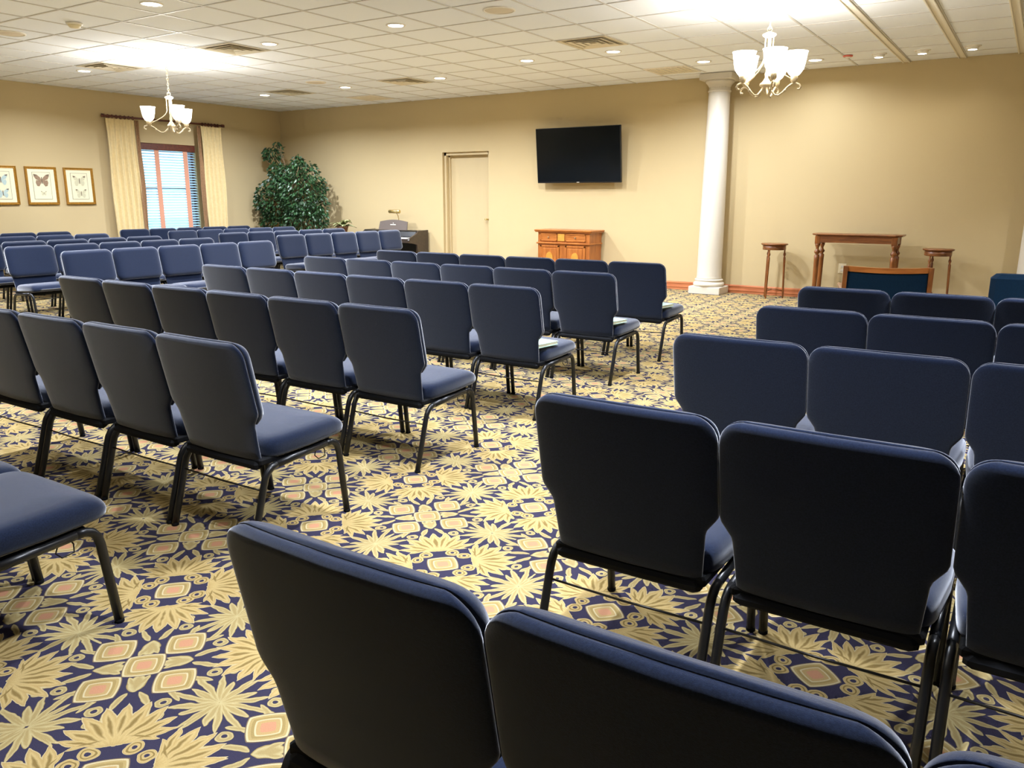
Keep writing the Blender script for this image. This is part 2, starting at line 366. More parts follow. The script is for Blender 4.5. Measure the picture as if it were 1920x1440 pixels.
# ceiling: deck, T-bar grid and individual lay-in tiles
ceil = struct('ceiling', MB().box(XL - TH, XR + TH, YF - TH, YB + TH, ZC + 0.025, ZC + 0.12), M['tile'])
gx = [OX + i * T for i in range(-13, 17) if XL < OX + i * T < XR]; gy = [OY + j * T for j in range(-17, 10) if YF < OY + j * T < YB]
bxm, bym = MB().box(-0.011, 0.011, YF, YB, ZC - 0.002, ZC + 0.022).mesh('tee_bar'), MB().box(XL, XR, -0.010, 0.010, ZC - 0.0015, ZC + 0.022).mesh('tee_bar')
for x in gx: obj('tee_bar', bxm, M['tee'], ceil, (x, 0, 0))
for y in gy: obj('tee_bar', bym, M['tee'], ceil, (0, y, 0))
xs, ys = [XL] + gx + [XR], [YF] + gy + [YB]
tile_cache = {}; far = MB(); n_in = 0
for i in range(len(xs) - 1):
    for j in range(len(ys) - 1):
        w, d = round(xs[i + 1] - xs[i], 3), round(ys[j + 1] - ys[j], 3)
        cx, cy = (xs[i] + xs[i + 1]) / 2, (ys[j] + ys[j + 1]) / 2
        vis = False
        for a in (-.5, 0, .5):
            for c in (-.5, 0, .5):
                q = proj((cx + a * w, cy + c * d, ZC))
                if q and -5 < q[0] < 1925 and -5 < q[1] < 500: vis = True
        e = 0.010
        if vis and n_in < 300:
            k = (w, d)
            if k not in tile_cache: tile_cache[k] = MB().bbox(-w / 2 + e, w / 2 - e, -d / 2 + e, d / 2 - e, 0.003, 0.02, 0.003).mesh('ceiling_tile')
            obj('ceiling_tile', tile_cache[k], M['tile'], ceil, (cx, cy, ZC)); n_in += 1
        else: far.box(cx - w / 2 + e, cx + w / 2 - e, cy - d / 2 + e, cy + d / 2 - e, ZC + 0.003, ZC + 0.02)
ft = obj('ceiling_tile_field', far, M['tile'], ceil); ft['kind'] = 'stuff'
tx = lambda i: OX + T * (i + .5)
ty = lambda j: OY + T * (j + .5)

# door
d1 = bpy.data.objects.new('door_1', None); C.objects.link(d1); d1['kind'] = 'structure'; d1.location = (0, YB, 0)
fr = MB()
for a, c in ((DX0, DX0 + .045), (DX1 - .045, DX1)): fr.box(a, c, .05, .19, 0, DZ)
fr.box(DX0, DX1, .05, .19, DZ - .05, DZ)
for a, c in ((DX0 + .045, DX0 + .075), (DX1 - .06, DX1 - .045)): fr.box(a, c, .12, .19, 0, DZ - .05)
fr.box(DX0 + .045, DX1 - .045, .12, .19, DZ - .075, DZ - .05)
obj('door_frame', fr, M['door_paint'], d1)
obj('door_leaf', MB().bbox(DX0 + .07, DX1 - .055, .15, .19, 0.01, DZ - .07), M['door_paint'], d1)
kb = MB(); kb.tube([(DX1 - .12, .15, .97), (DX1 - .12, .10, .97)], .012); kb.lathe([(0.004, 0), (.022, .004), (.028, .016), (.022, .028), (.004, .032)], 12, (DX1 - .12, .09, .955)); obj('knob', kb, M['brass'], d1)
st = MB(); st.box(DX1 - .012, DX1 - .002, .0, .03, .955, .985); obj('strike_plate', st, M['brass'], d1)

# window with casing, glass and a slatted blind
w1 = bpy.data.objects.new('window_1', None); C.objects.link(w1); w1['kind'] = 'structure'; w1.location = (XL, 0, 0)
wf = MB()
for a, c in ((WY0, WY0 + .05), (WY1 - .05, WY1)): wf.box(-.16, -.08, a, c, WZ0, WZ1)
wf.box(-.16, -.08, WY0, WY1, WZ0, WZ0 + .05); wf.box(-.16, -.08, WY0, WY1, WZ1 - .05, WZ1); wf.box(-.15, -.09, WY0, WY1, 1.45, 1.49)
obj('window_frame', wf, M['mahogany'], w1)
obj('window_sill', MB().bbox(-.18, .03, WY0 - .04, WY1 + .04, WZ0 - .03, WZ0), M['mahogany'], w1)
obj('pane', MB().box(-.125, -.12, WY0 + .04, WY1 - .04, WZ0 + .04, 1.46), M['glass'], w1)
obj('pane', MB().box(-.125, -.12, WY0 + .04, WY1 - .04, 1.48, WZ1 - .04), M['glass'], w1)
bl = thing('window_blind', 'pale slatted blind with dark wood valance in the window', 'blind', (XL - .03, 0, 0))
vb = MB(); vb.bbox(-.03, .035, WY0 + .003, WY1 - .003, 2.115, 2.225, .006); obj('valance', vb, M['mahogany'], bl)
sm = MB().prism([(-.024, -.004), (.024, .003), (.024, .006), (-.024, -.001)], 'y', WY0 + .012, WY1 - .012).mesh('slat')
sl_z = []
z = 2.10
while z > WZ0 + .05: sl_z.append(z); z -= 0.0455
for z in sl_z:
    o = obj('slat', sm, M['slat'], bl, (0, 0, z)); o.rotation_euler = (0, math.radians(32), 0)
for y in (WY0 + .30, WY0 + .86):
    tp = MB(); tp.box(.0255, .0275, y - .045, y + .045, WZ0 + .04, 2.115); obj('ladder_tape', tp, M['tape'], bl)
obj('bottom_rail', MB().bbox(-.025, .025, WY0 + .012, WY1 - .012, WZ0 + .012, WZ0 + .035), M['slat'], bl)

# curtain rod, rings and drapes
rod = thing('curtain_rod', 'dark wooden curtain rod with rings above the window', 'curtain rod', (XL + .10, 0, 2.605))
rb = MB(); rb.tube([(0, 7.80, 0), (0, 10.03, 0)], .016, n=10); obj('pole', rb, M['mahogany'], rod)
for y, s in ((7.80, -1), (10.03, 1)):
    fb = MB(); fb.tube([(0, y, 0), (0, y + s * .015, 0), (0, y + s * .03, 0), (0, y + s * .05, 0), (0, y + s * .065, 0)], .03, n=10, taper=lambda u: (.6, 1.0, .8, 1.0, .3)[round(u * 4)]); obj('finial', fb, M['mahogany'], rod)
rm = MB(); rm.tube([(0.027 * math.cos(a), 0, 0.027 * math.sin(a)) for a in [2 * PI * k / 14 for k in range(15)]], .0065, n=6); rm = rm.mesh('curtain_ring')
for k in range(7): obj('curtain_ring', rm, M['mahogany'], rod, (0, 7.85 + k * .072, -.006))
for k in range(6): obj('curtain_ring', rm, M['mahogany'], rod, (0, 9.62 + k * .066, -.006))
for y in (7.88, 9.95): obj('rod_bracket', MB().box(-.10, 0, y - .012, y + .012, -.03, -.008), M['mahogany'], rod)
def drape(y0, y1, lab, band_side):
    t = thing('window_drape', lab, 'curtain', (XL + .10, 0, 0), group='cream drapes beside the window')
    def sheet(a, c, n, amp, ph, per):
        R = []
        for k in range(13):
            z = 2.570 - (2.570 - .02) * k / 12; sp = 1 + .10 * k / 12
            row = []
            for i in range(n + 1):
                u = i / n; y = a + (c - a) * u
                am = amp * (.45 + .55 * min(1, k / 3))
                row.append((am * math.sin(2 * PI * (u * per) + ph) + .006 * math.sin(9 * u + k), y + .008 * math.sin(k * .8 + 4 * u), z))
            R.append(row)
        v = []; f = []
        for row in R: v += row
        for row in R: v += [(p[0] - .006, p[1], p[2]) for p in row]
        m = n + 1; o = 13 * m
        for k in range(12):
            for i in range(n):
                q = k * m + i; f.append((q, q + 1, q + m + 1, q + m)); f.append((o + q, o + q + m, o + q + m + 1, o + q + 1))
            f.append((k * m, k * m + m, o + k * m + m, o + k * m)); f.append((k * m + n, o + k * m + n, o + k * m + m + n, k * m + m + n))
        mb = MB(); mb.add(v, f, True); return mb
    obj('drape', sheet(y0, y1, 64, .024, .4, 5), M['curtain'], t)
    a, c = (y1 + .002, y1 + .085) if band_side > 0 else (y0 - .085, y0 - .002)
    obj('edge_band', sheet(a, c, 14, .010, 1.0, 1.2), M['curtain_band'], t)
drape(7.80, 8.30, 'cream drape with brown edge band left of the window', 1)
drape(9.58, 10.02, 'cream drape with brown edge band right of the window', -1)

# ------------------------------------------------------------------ stacking chairs
def chair_meshes():
    ZT = 0.812
    def hw(z, zt=ZT):
        if z < .48: w = .214 + .012 * max(0, z - .33) / .15
        elif z < .545: u = (z - .48) / .065; u = u * u * (3 - 2 * u); w = .226 + .034 * u
        else: w = .260
        r = .062
        if z > zt - r: w = w - r + math.sqrt(max(0, r * r - (z - zt + r) ** 2))
        return w
    def yr(z): return -.186 - (z - .335) * .205
    def section(w, t, yc, z, n=36, bow=.014, ex=9.0, ey=3.0):
        R = []
        for i in range(n):
            th = 2 * PI * i / n; c, s = math.cos(th), math.sin(th)
            x = w * math.copysign(abs(c) ** (2 / ex), c); y = t / 2 * math.copysign(abs(s) ** (2 / ey), s)
            R.append((x, yc + y + bow * (x / .26) ** 2, z))
        return R
    def pad(w, t, y0, z, n=36, bow=.014, ex=6.5, ey=2.3):
        R = []
        for i in range(n):
            th = 2 * PI * i / n; c, s = math.cos(th), math.sin(th)
            x = w * math.copysign(abs(c) ** (2 / ex), c); y = t * abs(s) ** (2 / ey) if s > 0 else -.002
            R.append((x, y0 + y + bow * (x / .26) ** 2, z))
        return R
    zs = [.335, .338, .345, .38, .42, .46, .48, .495, .512, .53, .545, .57, .62, .68, .72, .75, .765, .78, .79, .798, .804, .809, .8115]
    sh = MB(); L = []
    for z in zs:
        e = 1.0
        if z > .796: e = math.sqrt(max(.15, 1 - ((z - .796) / .0165) ** 2))
        if z < .345: e = .55 + .45 * (z - .335) / .01
        L.append(section(hw(z), .026 * e, yr(z) + .028 - .013 * e, z))
    sh.loft(L)
    cu = MB(); L = []; zt2 = ZT + .002
    for z in [.492, .495, .502, .512, .53, .55, .58, .62, .66, .70, .74, .755, .77, .78, .788, .794, .800, .805, .809, .812, .8135]:
        e = 1.0
        if z > .782: e = math.sqrt(max(.12, 1 - ((z - .782) / .0325) ** 2))
        if z < .525: e = math.sqrt(max(.10, 1 - ((.525 - z) / .0345) ** 2))
        w = hw(z, zt2) - .001
        if z < .53: w = min(w, .246 - .02 * ((.53 - z) / .04) ** 2 + .008)
        L.append(pad(w, .050 * e, yr(z) + .0275, z))
    cu.loft(L)
    se = MB(); L = []
    def plan(ins, z, n=40):
        R = []
        for i in range(n):
            th = 2 * PI * i / n; c, s = math.cos(th), math.sin(th)
            x = (.257 - ins) * math.copysign(abs(c) ** (2 / 9), c); y = .062 + (.208 - ins) * math.copysign(abs(s) ** (2 / 9), s)
            x *= 1 - .10 * max(0, (-y + .02) / .2)
            dz = .012 * y / .2 - (.012 * max(0, (y - .16) / .08) ** 2 if z > .39 else 0)
            R.append((x, y, z + dz))
        return R
    for z, i in [(.346, .022), (.349, .010), (.357, .002), (.37, 0), (.392, 0), (.404, .003), (.413, .009), (.420, .018), (.425, .032), (.428, .06), (.431, .11), (.432, .16)]: L.append(plan(i, z))
    se.loft(L)
    pan = MB(); pan.bbox(-.228, .228, -.178, .19, .322, .350, .006); pan.bbox(-.218, .218, -.192, -.15, .306, .338, .010)
    def arc(c, r, a0, a1, n=5): return [(c[0] + r * math.cos(a0 + (a1 - a0) * k / n), c[1] + r * math.sin(a0 + (a1 - a0) * k / n)) for k in range(n + 1)]
    def rear(x): return [(x, y, z) for y, z in [(-.252, .008), (-.215, .13), (-.182, .245), (-.172, .275), (-.158, .297), (-.138, .312), (-.112, .318)]]
    def rail(x): return [(x, y, z) for y, z in [(-.112, .318), (0, .326), (.150, .336)]]
    def front(x): return [(x, y, z) for y, z in [(.150, .336), (.178, .336), (.200, .327), (.214, .308), (.221, .280), (.236, .15), (.252, .008)]]
    out = {}
    out['back_shell'] = sh.mesh('back_shell'); out['back_cushion'] = cu.mesh('back_cushion'); out['seat_cushion'] = se.mesh('seat_cushion'); out['seat_pan'] = pan.mesh('seat_pan')
    for s, n in ((-1, 'l'), (1, 'r')):
        x = .243 * s
        for k, fn in (('rear', rear), ('rail', rail), ('front', front)):
            out[k + n] = MB().rtube(fn(x), .0125, .0135, (1, 0, 0)).mesh('leg' if k != 'rail' else 'seat_rail')
    out['glide'] = MB().lathe([(.013, 0), (.015, .002), (.015, .010), (.010, .018)], 10).mesh('glide')
    rd = MB(); rd.tube([(-.232, -.190, .232), (0, -.190, .228), (.232, -.190, .232)], .0035, n=6); out['rod'] = rd.mesh('stretcher_rod')
    hk = MB(); hk.tube([(.235, .10, .326), (.243, .085, .300), (.250, .098, .284), (.250, .135, .288), (.243, .140, .312), (.236, .132, .327)], .0025, n=6); out['hook'] = hk.mesh('coupling_hook')
    return out
CM = chair_meshes()
def make_chair():
    t = bpy.data.objects.new('stacking_chair', None); C.objects.link(t); t.empty_display_size = .1
    sh = obj('back_shell', CM['back_shell'], M['fabric'], t); obj('back_cushion', CM['back_cushion'], M['fabric'], t); obj('seat_cushion', CM['seat_cushion'], M['fabric'], t); obj('seat_pan', CM['seat_pan'], M['black_plastic'], t)
    for n, x in (('l', -.243), ('r', .243)):
        for k, y in (('rear', -.252), ('front', .252)):
            l = obj('leg', CM[k + n], M['black_metal'], t); obj('glide', CM['glide'], M['black_plastic'], l, (x, y, 0))
        obj('seat_rail', CM['rail' + n], M['black_metal'], t)
    obj('stretcher_rod', CM['rod'], M['wire'], t); obj('coupling_hook', CM['hook'], M['wire'], t)
    return t
chair0 = make_chair(); used = False
PITCH_X = 0.523
def place(x, y, rz, label, group):
    global used
    o = chair0 if not used else copy_tree(chair0)
    used = True
    o.location = (x, y, 0); o.rotation_euler = (0, 0, rz + random.uniform(-.006, .006))
    tag(o, label, 'chair', group)
    return o
ROWN = ['front', 'second', 'third', 'fourth', 'fifth', 'sixth']
def posn(k, end): return f'at the {end} end' if k == 0 else f'{ORD[k]} from the {end} end'
# middle block, rows from the television wall towards the camera: (centre y, x of the aisle-end chair, chairs)
MID = [(6.455, -2.785, 6), (5.417, -2.735, 6), (4.32, -2.70, 6), (3.175, -2.69, 6), (2.11, -2.625, 4), (1.035, -2.57, 2)]
for r, (y, x, n) in enumerate(MID):
    for k in range(n):
        place(x - k * PITCH_X, y + random.uniform(-.006, .006), 0, f'navy upholstered chair {posn(k, "aisle")}, {ROWN[r]} row of the middle block', 'chairs of the middle block')
RIGHT = [(5.31, -.935), (4.27, -.885), (3.245, -.915), (2.095, -.855), (1.045, -.822)]
for r, (y, x) in enumerate(RIGHT):
    for k in range(3):
        place(x + k * PITCH_X, y + random.uniform(-.006, .006), 0, f'navy upholstered chair {posn(k, "aisle")}, {ROWN[r]} row of the right-hand block', 'chairs of the right-hand block')
SIDE = [(-7.73, 4.23, 0, 5), (-8.93, 4.28, 0, 5), (-9.96, 4.22, 0, 5), (-11.25, 4.23, 2, 5), (-12.355, 4.28, 3, 5)]
for r, (x, y0, k0, k1) in enumerate(SIDE):
    for k in range(k0, k1):
        place(x, y0 + PITCH_X * (k + .5), -PI / 2, f'navy chair turned sideways, {posn(4 - k, "right")}, {ROWN[r]} line, block below the butterfly prints', 'side block below the butterfly prints')
FARB = [(-8.715, 7.77), (-9.96, 7.763), (-11.28, 7.83), (-12.32, 7.67)]
for r, (x, y0) in enumerate(FARB):
    for k in range(5):
        place(x, y0 + PITCH_X * (k + .5), -PI / 2, f'navy chair turned sideways, {posn(4 - k, "right")}, {ROWN[r]} line, block before window and ficus', 'side block before window and ficus')

# small books left on three aisle-end seats
for (y, x, n), w in zip(MID[:3], ('front', 'second', 'third')):
    t = thing('hymn_book', f'pale green book on the aisle seat, {w} row of the middle block', 'book', (x + .165, y - .075, .434), math.radians(-8), 'pale green books on aisle seats')
    obj('pages', MB().box(-.066, .062, -.096, .096, .003, .019), M['pages'], t)
    cv = MB(); cv.bbox(-.070, .066, -.10, .10, .019, .0225, .001); cv.bbox(-.070, .066, -.10, .10, 0, .003, .001); obj('cover', cv, M['book_cover'], t)
    obj('spine', MB().bbox(-.072, -.068, -.10, .10, 0, .0225, .001), M['book_dark'], t)
    ln = MB()
    for k in range(3): ln.box(-.04, .04 - .012 * k, .05 - .022 * k, .058 - .022 * k, .0225, .0228)
    obj('cover_print', ln, M['book_dark'], t)

# ------------------------------------------------------------------ columns
def column(x, y, lab):
    t = thing('white_column', lab, 'column', (x, y, 0), group='white columns at the back wall')
    obj('plinth', MB().bbox(-.228, .228, -.20, .20, 0, .105, .006), M['white'], t)
    obj('base_ring', MB().lathe([(.20, .105), (.213, .115), (.218, .135), (.213, .155), (.198, .165), (.190, .170), (.190, .185), (.198, .19), (.198, .20), (.186, .21)], 36), M['white'], t)
    sf = [(.182, .205), (.175, .23)]
    for k in range(13):
        u = k / 12; sf.append((.172 - .030 * u ** 1.5, .25 + (2.60) * u))
    obj('shaft', MB().lathe(sf, 40), M['white'], t)
    obj('capital', MB().lathe([(.142, 2.74), (.152, 2.745), (.156, 2.755), (.152, 2.765), (.143, 2.77), (.143, 2.81), (.150, 2.815), (.156, 2.83), (.172, 2.85), (.186, 2.862), (.192, 2.87), (.192, 2.895)], 36), M['white'], t)
    obj('abacus', MB().bbox(-.225, .225, -.20, .20, 2.893, ZC - .004, .005), M['white'], t)
column(-3.915, 11.27, 'white classical column between the television and the side tables')
column(-.0, 11.27, 'white classical column cut off at the right edge')

# ------------------------------------------------------------------ television on a wall arm
tv = thing('television', 'large black flat screen television tilted on a wall arm', 'television', (-6.115, YB, 1.975))
tw, th_ = 1.462, .83
def tilt(mb, off, ang):
    c, s = math.cos(ang), math.sin(ang); mb.v = [(x, y * c + z * s * -1 + off, y * s + z * c) for x, y, z in mb.v]; return mb
AN, OFF = math.radians(6), -.20
obj('housing', tilt(MB().bbox(-tw / 2, tw / 2, -.012, .03, -th_ / 2, th_ / 2, .004), OFF, AN), M['tv_bezel'], tv)
obj('screen', tilt(MB().box(-tw / 2 + .009, tw / 2 - .009, -.0135, -.011, -th_ / 2 + .022, th_ / 2 - .009), OFF, AN), M['tv'], tv)
obj('brand_badge', tilt(MB().box(-.022, .022, -.0145, -.012, -th_ / 2 + .006, -th_ / 2 + .013), OFF, AN), M['logo'], tv)
obj('rear_case', tilt(MB().bbox(-.45, .45, .03, .075, -.33, .12, .01), OFF, AN), M['tv_bezel'], tv)
ar = MB(); ar.box(-.25, .25, -.02, -.002, -.22, .22); ar.box(-.04, .04, -.16, -.02, -.05, .05); ar.box(-.22, .22, -.135, -.12, -.18, .18); obj('wall_bracket', ar, M['black_metal'], tv)

# ------------------------------------------------------------------ oak cabinet
cb = thing('oak_cabinet', 'honey oak cabinet with two drawers and panelled doors', 'cabinet', (-6.7, 11.057, 0))
CWD, CDP = .975, .42
body = MB(); body.box(.03, CWD - .03, .02, CDP, .07, .815); body.box(.0, CWD, -.005, CDP, 0, .075); body.box(.015, CWD - .015, .005, CDP, .075, .09)
obj('body', body, M['oak_v'], cb)
tp = MB(); tp.bbox(-.025, CWD + .025, -.025, CDP + .005, .825, .848, .007); tp.bbox(-.012, CWD + .012, -.012, CDP + .003, .808, .826, .005); obj('top', tp, M['oak'], cb)
obj('waist_moulding', MB().bbox(.005, CWD - .005, -.008, CDP, .628, .652, .008), M['oak'], cb)
def panel_front(mb, x0, x1, z0, z1, y, d=.012, wdt=.02):
    mb.bbox(x0, x1, y - d * .4, y + .02, z0, z1, .003)
    for a in ((x0, x1, z0, z0 + wdt), (x0, x1, z1 - wdt, z1), (x0, x0 + wdt, z0, z1), (x1 - wdt, x1, z0, z1)): mb.bbox(a[0], a[1], y - d, y + .01, a[2], a[3], .004)
for x0, x1 in ((.075, .375), (.525, .88)):
    m = MB(); panel_front(m, x0, x1, .672, .79, .018); dr = obj('drawer', m, M['oak'], cb)
    obj('drawer_knob', MB().lathe([(.004, 0), (.012, .004), (.014, .012), (.008, .02), (.003, .022)], 10).mesh('drawer_knob'), M['bronze'], dr, ((x0 + x1) / 2, .012, .73)).rotation_euler = (PI / 2, 0, 0)
obj('centre_inlay', MB().bbox(.39, .51, .008, .03, .675, .788, .004), M['inlay'], cb)
for x0, x1 in ((.075, .42), (.525, .88)):
    m = MB(); panel_front(m, x0, x1, .11, .61, .018, .014, .03); m.bbox(x0 + .05, x1 - .05, .004, .03, .16, .565, .006); dr = obj('door', m, M['oak_v'], cb)
    xc = (x0 + x1) / 2; pts = []
    for k in range(17):
        a = PI * k / 16; pts.append((xc + .062 * math.cos(a), .40 + .105 * math.sin(a) ** .8))
    pts += [(xc - .062, .25), (xc + .062, .25)]
    obj('arch_panel', MB().prism(pts, 'y', -.004, .006), M['inlay'], dr)

# ------------------------------------------------------------------ digital piano with lamp
pn = thing('digital_piano', 'dark brown digital piano against the back wall', 'piano', (0, 0, 0))
PX0, PX1 = -10.50, -9.21
side = [(11.47, 0), (11.47, .768), (11.21, .762), (11.13, .70), (10.955, .635), (10.935, .60), (10.945, .555), (11.06, .545), (11.16, .52), (11.17, .06), (11.03, .045), (11.02, 0)]
for x in (PX0, PX1 - .035): obj('side_panel', MB().prism(side, 'x', x, x + .035), M['piano'], pn)
obj('lid', MB().bbox(PX0 + .03, PX1 - .03, 11.20, 11.47, .742, .762, .004), M['piano'], pn)
obj('fallboard', MB().prism([(11.20, .762), (11.17, .74), (11.13, .655), (11.15, .655), (11.22, .742)], 'x', PX0 + .035, PX1 - .035), M['ebony'], pn)
obj('keybed', MB().bbox(PX0 + .035, PX1 - .035, 10.95, 11.30, .555, .625, .005), M['piano'], pn)
kk = MB(); kw = (PX1 - PX0 - .16) / 52
for i in range(52): kk.box(PX0 + .08 + i * kw + .0008, PX0 + .08 + (i + 1) * kw - .0008, 10.965, 11.13, .628, .648)
k_ = obj('white_keys', kk, M['ivory'], pn); k_['kind'] = 'stuff'
kk = MB()
for i in range(51):
    if i % 7 in (1, 4): continue
    kk.box(PX0 + .08 + (i + 1) * kw - .006, PX0 + .08 + (i + 1) * kw + .006, 11.03, 11.13, .648, .659)
k_ = obj('black_keys', kk, M['ebony'], pn); k_['kind'] = 'stuff'
obj('back_board', MB().box(PX0 + .035, PX1 - .035, 11.40, 11.42, .10, .70), M['ebony'], pn)
rest = [(-.335, 0), (.335, 0), (.322, .145)] + [(.322 - .644 * k / 12, .145 + .035 * math.sin(PI * k / 12)) for k in range(1, 12)] + [(-.322, .145)]
mr = MB().prism(rest, 'y', -.008, .008); mr.v = [(x - 9.82, 11.215 + y + (z * .25), .764 + z) for x, y, z in mr.v]; mrest = obj('music_rest', mr, M['piano_panel'], pn)
lg = MB(); lg.lathe([(.012, 0), (.012, .003)], 12); lg.v = [(x - 9.82, 11.205 + .118 * .25 - .001 + z, .764 + .118 + y * .8) for x, y, z in lg.v]
lg2 = MB().box(-9.885, -9.755, 11.2245, 11.229, .848, .866); lg.add(lg2.v, lg2.f)
obj('emblem', lg, M['logo'], mrest)
lp = thing('piano_lamp', 'small brass lamp with tube shade on the piano', 'lamp', (-9.77, 11.33, .762))
obj('base', MB().lathe([(.055, 0), (.058, .006), (.05, .014), (.012, .022)], 20), M['brass'], lp)
obj('stem', MB().tube([(0, 0, .02), (0, 0, .20), (-.005, -.02, .27), (-.02, -.05, .31)], .007), M['brass'], lp)
obj('shade', MB().tube([(-.17, -.06, .325), (-.165, -.06, .325), (.075, -.06, .325), (.08, -.06, .325)], .032, n=14, taper=lambda u: (.7, 1, 1, .7)[round(u * 3)]), M['brass'], lp)

# ------------------------------------------------------------------ podium furniture
def turned_leg(z0, z1, r=.022):
    h_ = z1 - z0
    return [(.5 * r, z0), (.75 * r, z0 + .02), (.8 * r, z0 + .05), (1.05 * r, z0 + h_ * .72), (1.1 * r, z0 + h_ * .80), (.6 * r, z0 + h_ * .82), (1.15 * r, z0 + h_ * .85), (1.2 * r, z0 + h_ * .87), (.65 * r, z0 + h_ * .90), (.6 * r, z0 + h_ * .93), (1.0 * r, z0 + h_ * .97), (1.05 * r, z1)]
tb = thing('console_table', 'wooden console table with turned legs before the back wall', 'table', (-1.945, 11.15, 0))
def oct_(hx, hy, c): return [(-hx + c, -hy), (hx - c, -hy), (hx, -hy + c), (hx, hy), (-hx, hy), (-hx, -hy + c)]
ttop = MB(); R = []
for z, g in ((.868, -.016), (.876, -.004), (.884, .002), (.890, 0), (.893, -.006)): R.append([(x, y, z) for x, y in oct_(.535 + g, .19 + g, .07)])
ttop.loft(R, smooth=False); obj('tabletop', ttop, M['cherry'], tb)
ap = MB(); ap.box(-.45, .45, -.165, -.147, .782, .868); ap.box(-.45, .45, .147, .165, .782, .868); ap.box(-.485, -.467, -.14, .14, .782, .868); ap.box(.467, .485, -.14, .14, .782, .868); obj('apron', ap, M['cherry'], tb)
for x in (-.455, .455):
    for y in (-.135, .135):
        l = MB(); l.bbox(x - .034, x + .034, y - .034, y + .034, .76, .868, .006); l.lathe(turned_leg(0, .765, .031), 14, (x, y, 0)); obj('leg', l, M['cherry_v'], tb)
def stool(x, y, rz, lab):
    t = thing('plant_stand', lab, 'stand', (x, y, 0), rz, 'tall three-legged stands')
    obj('top', MB().lathe([(.160, .716), (.172, .722), (.178, .730), (.176, .737), (.165, .741)], 28), M['cherry'], t)
    obj('apron', MB().lathe([(.148, .655), (.152, .66), (.152, .716), (.148, .717)], 28), M['cherry'], t)
    for k in range(3):
        a = PI / 2 + .5 + 2 * PI * k / 3; l = MB()
        l.lathe(turned_leg(0, .69, .0145), 12); l.v = [(vx + math.cos(a) * (.135 + .02 * (1 - vz / .69)), vy + math.sin(a) * (.135 + .02 * (1 - vz / .69)), vz) for vx, vy, vz in l.v]
        obj('leg', l, M['cherry_v'], t)
        obj('stretcher', MB().tube([(math.cos(a) * .145, math.sin(a) * .145, .10), (math.cos(a) * .07, math.sin(a) * .07, .115), (0, 0, .12)], .008), M['cherry'], t)
stool(-3.0, 11.2, .35, 'tall three-legged wooden stand beside the white column')
stool(-1.01, 11.14, 0, 'tall three-legged wooden stand to the right of the console table')
# armchairs at the front of the right-hand block
ac = thing('wooden_armchair', 'armchair with wooden back frame and teal navy panel', 'armchair', (-1.0, 6.98, 0), math.radians(14))
def arch_rail(z0, z1, hwid, y, d, sag):
    m = MB(); R = []
    for k in range(13):
        u = -1 + k / 6; x = hwid * u; yy = y - sag * (1 - u * u); zz = -.010 * (1 - u * u)
        R.append([(x, yy, z0 + zz), (x, yy + d, z0 + zz), (x, yy + d, z1 + zz), (x, yy, z1 + zz)])
    return m.loft(R, smooth=False)
obj('top_rail', arch_rail(.785, .825, .30, -.24, .035, .03), M['oak'], ac)
obj('bottom_rail', arch_rail(.42, .45, .30, -.22, .03, .02), M['oak'], ac)
for x in (-.315, .285):
    obj('back_post', MB().prism([(-.30, 0), (-.265, 0), (-.20, .42), (-.235, .825), (-.27, .825), (-.235, .42)], 'x', x, x + .032), M['cherry_v'], ac)
    obj('leg', MB().bbox(x, x + .035, .19, .225, 0, .62, .004), M['cherry_v'], ac)
    obj('arm', MB().bbox(x - .008, x + .043, -.23, .25, .62, .65, .008), M['cherry'], ac)
obj('back_panel', arch_rail(.45, .785, .284, -.235, .05, .025), M['navy_cloth'], ac)
obj('seat_cushion', MB().bbox(-.28, .28, -.20, .24, .38, .47, .02), M['navy_cloth'], ac)
sc2 = thing('upholstered_armchair', 'fully upholstered navy armchair at the right edge', 'armchair', (.10, 6.62, 0), math.radians(4))
obj('back', MB().bbox(-.36, .36, -.36, -.22, .20, .845, .03), M['navy_cloth'], sc2)
obj('seat', MB().bbox(-.30, .30, -.24, .34, .18, .44, .03), M['navy_cloth'], sc2)
for x in (-.36, .29): obj('arm', MB().bbox(x, x + .07, -.24, .34, .16, .62, .02), M['navy_cloth'], sc2)
for x in (-.32, .28):
    for y in (-.32, .28): obj('leg', MB().bbox(x, x + .04, y, y + .04, 0, .2, .003), M['cherry_v'], sc2)
ot = thing('wall_outlet', 'ivory electrical outlet plate low on the back wall', 'outlet', (-2.165, YB, .42))
obj('cover_plate', MB().bbox(-.05, .05, -.008, 0, -.065, .065, .003), M['outlet'], ot)
for z in (-.026, .026): obj('socket', MB().bbox(-.018, .018, -.011, -.006, z - .016, z + .016, .003), M['white'], ot)

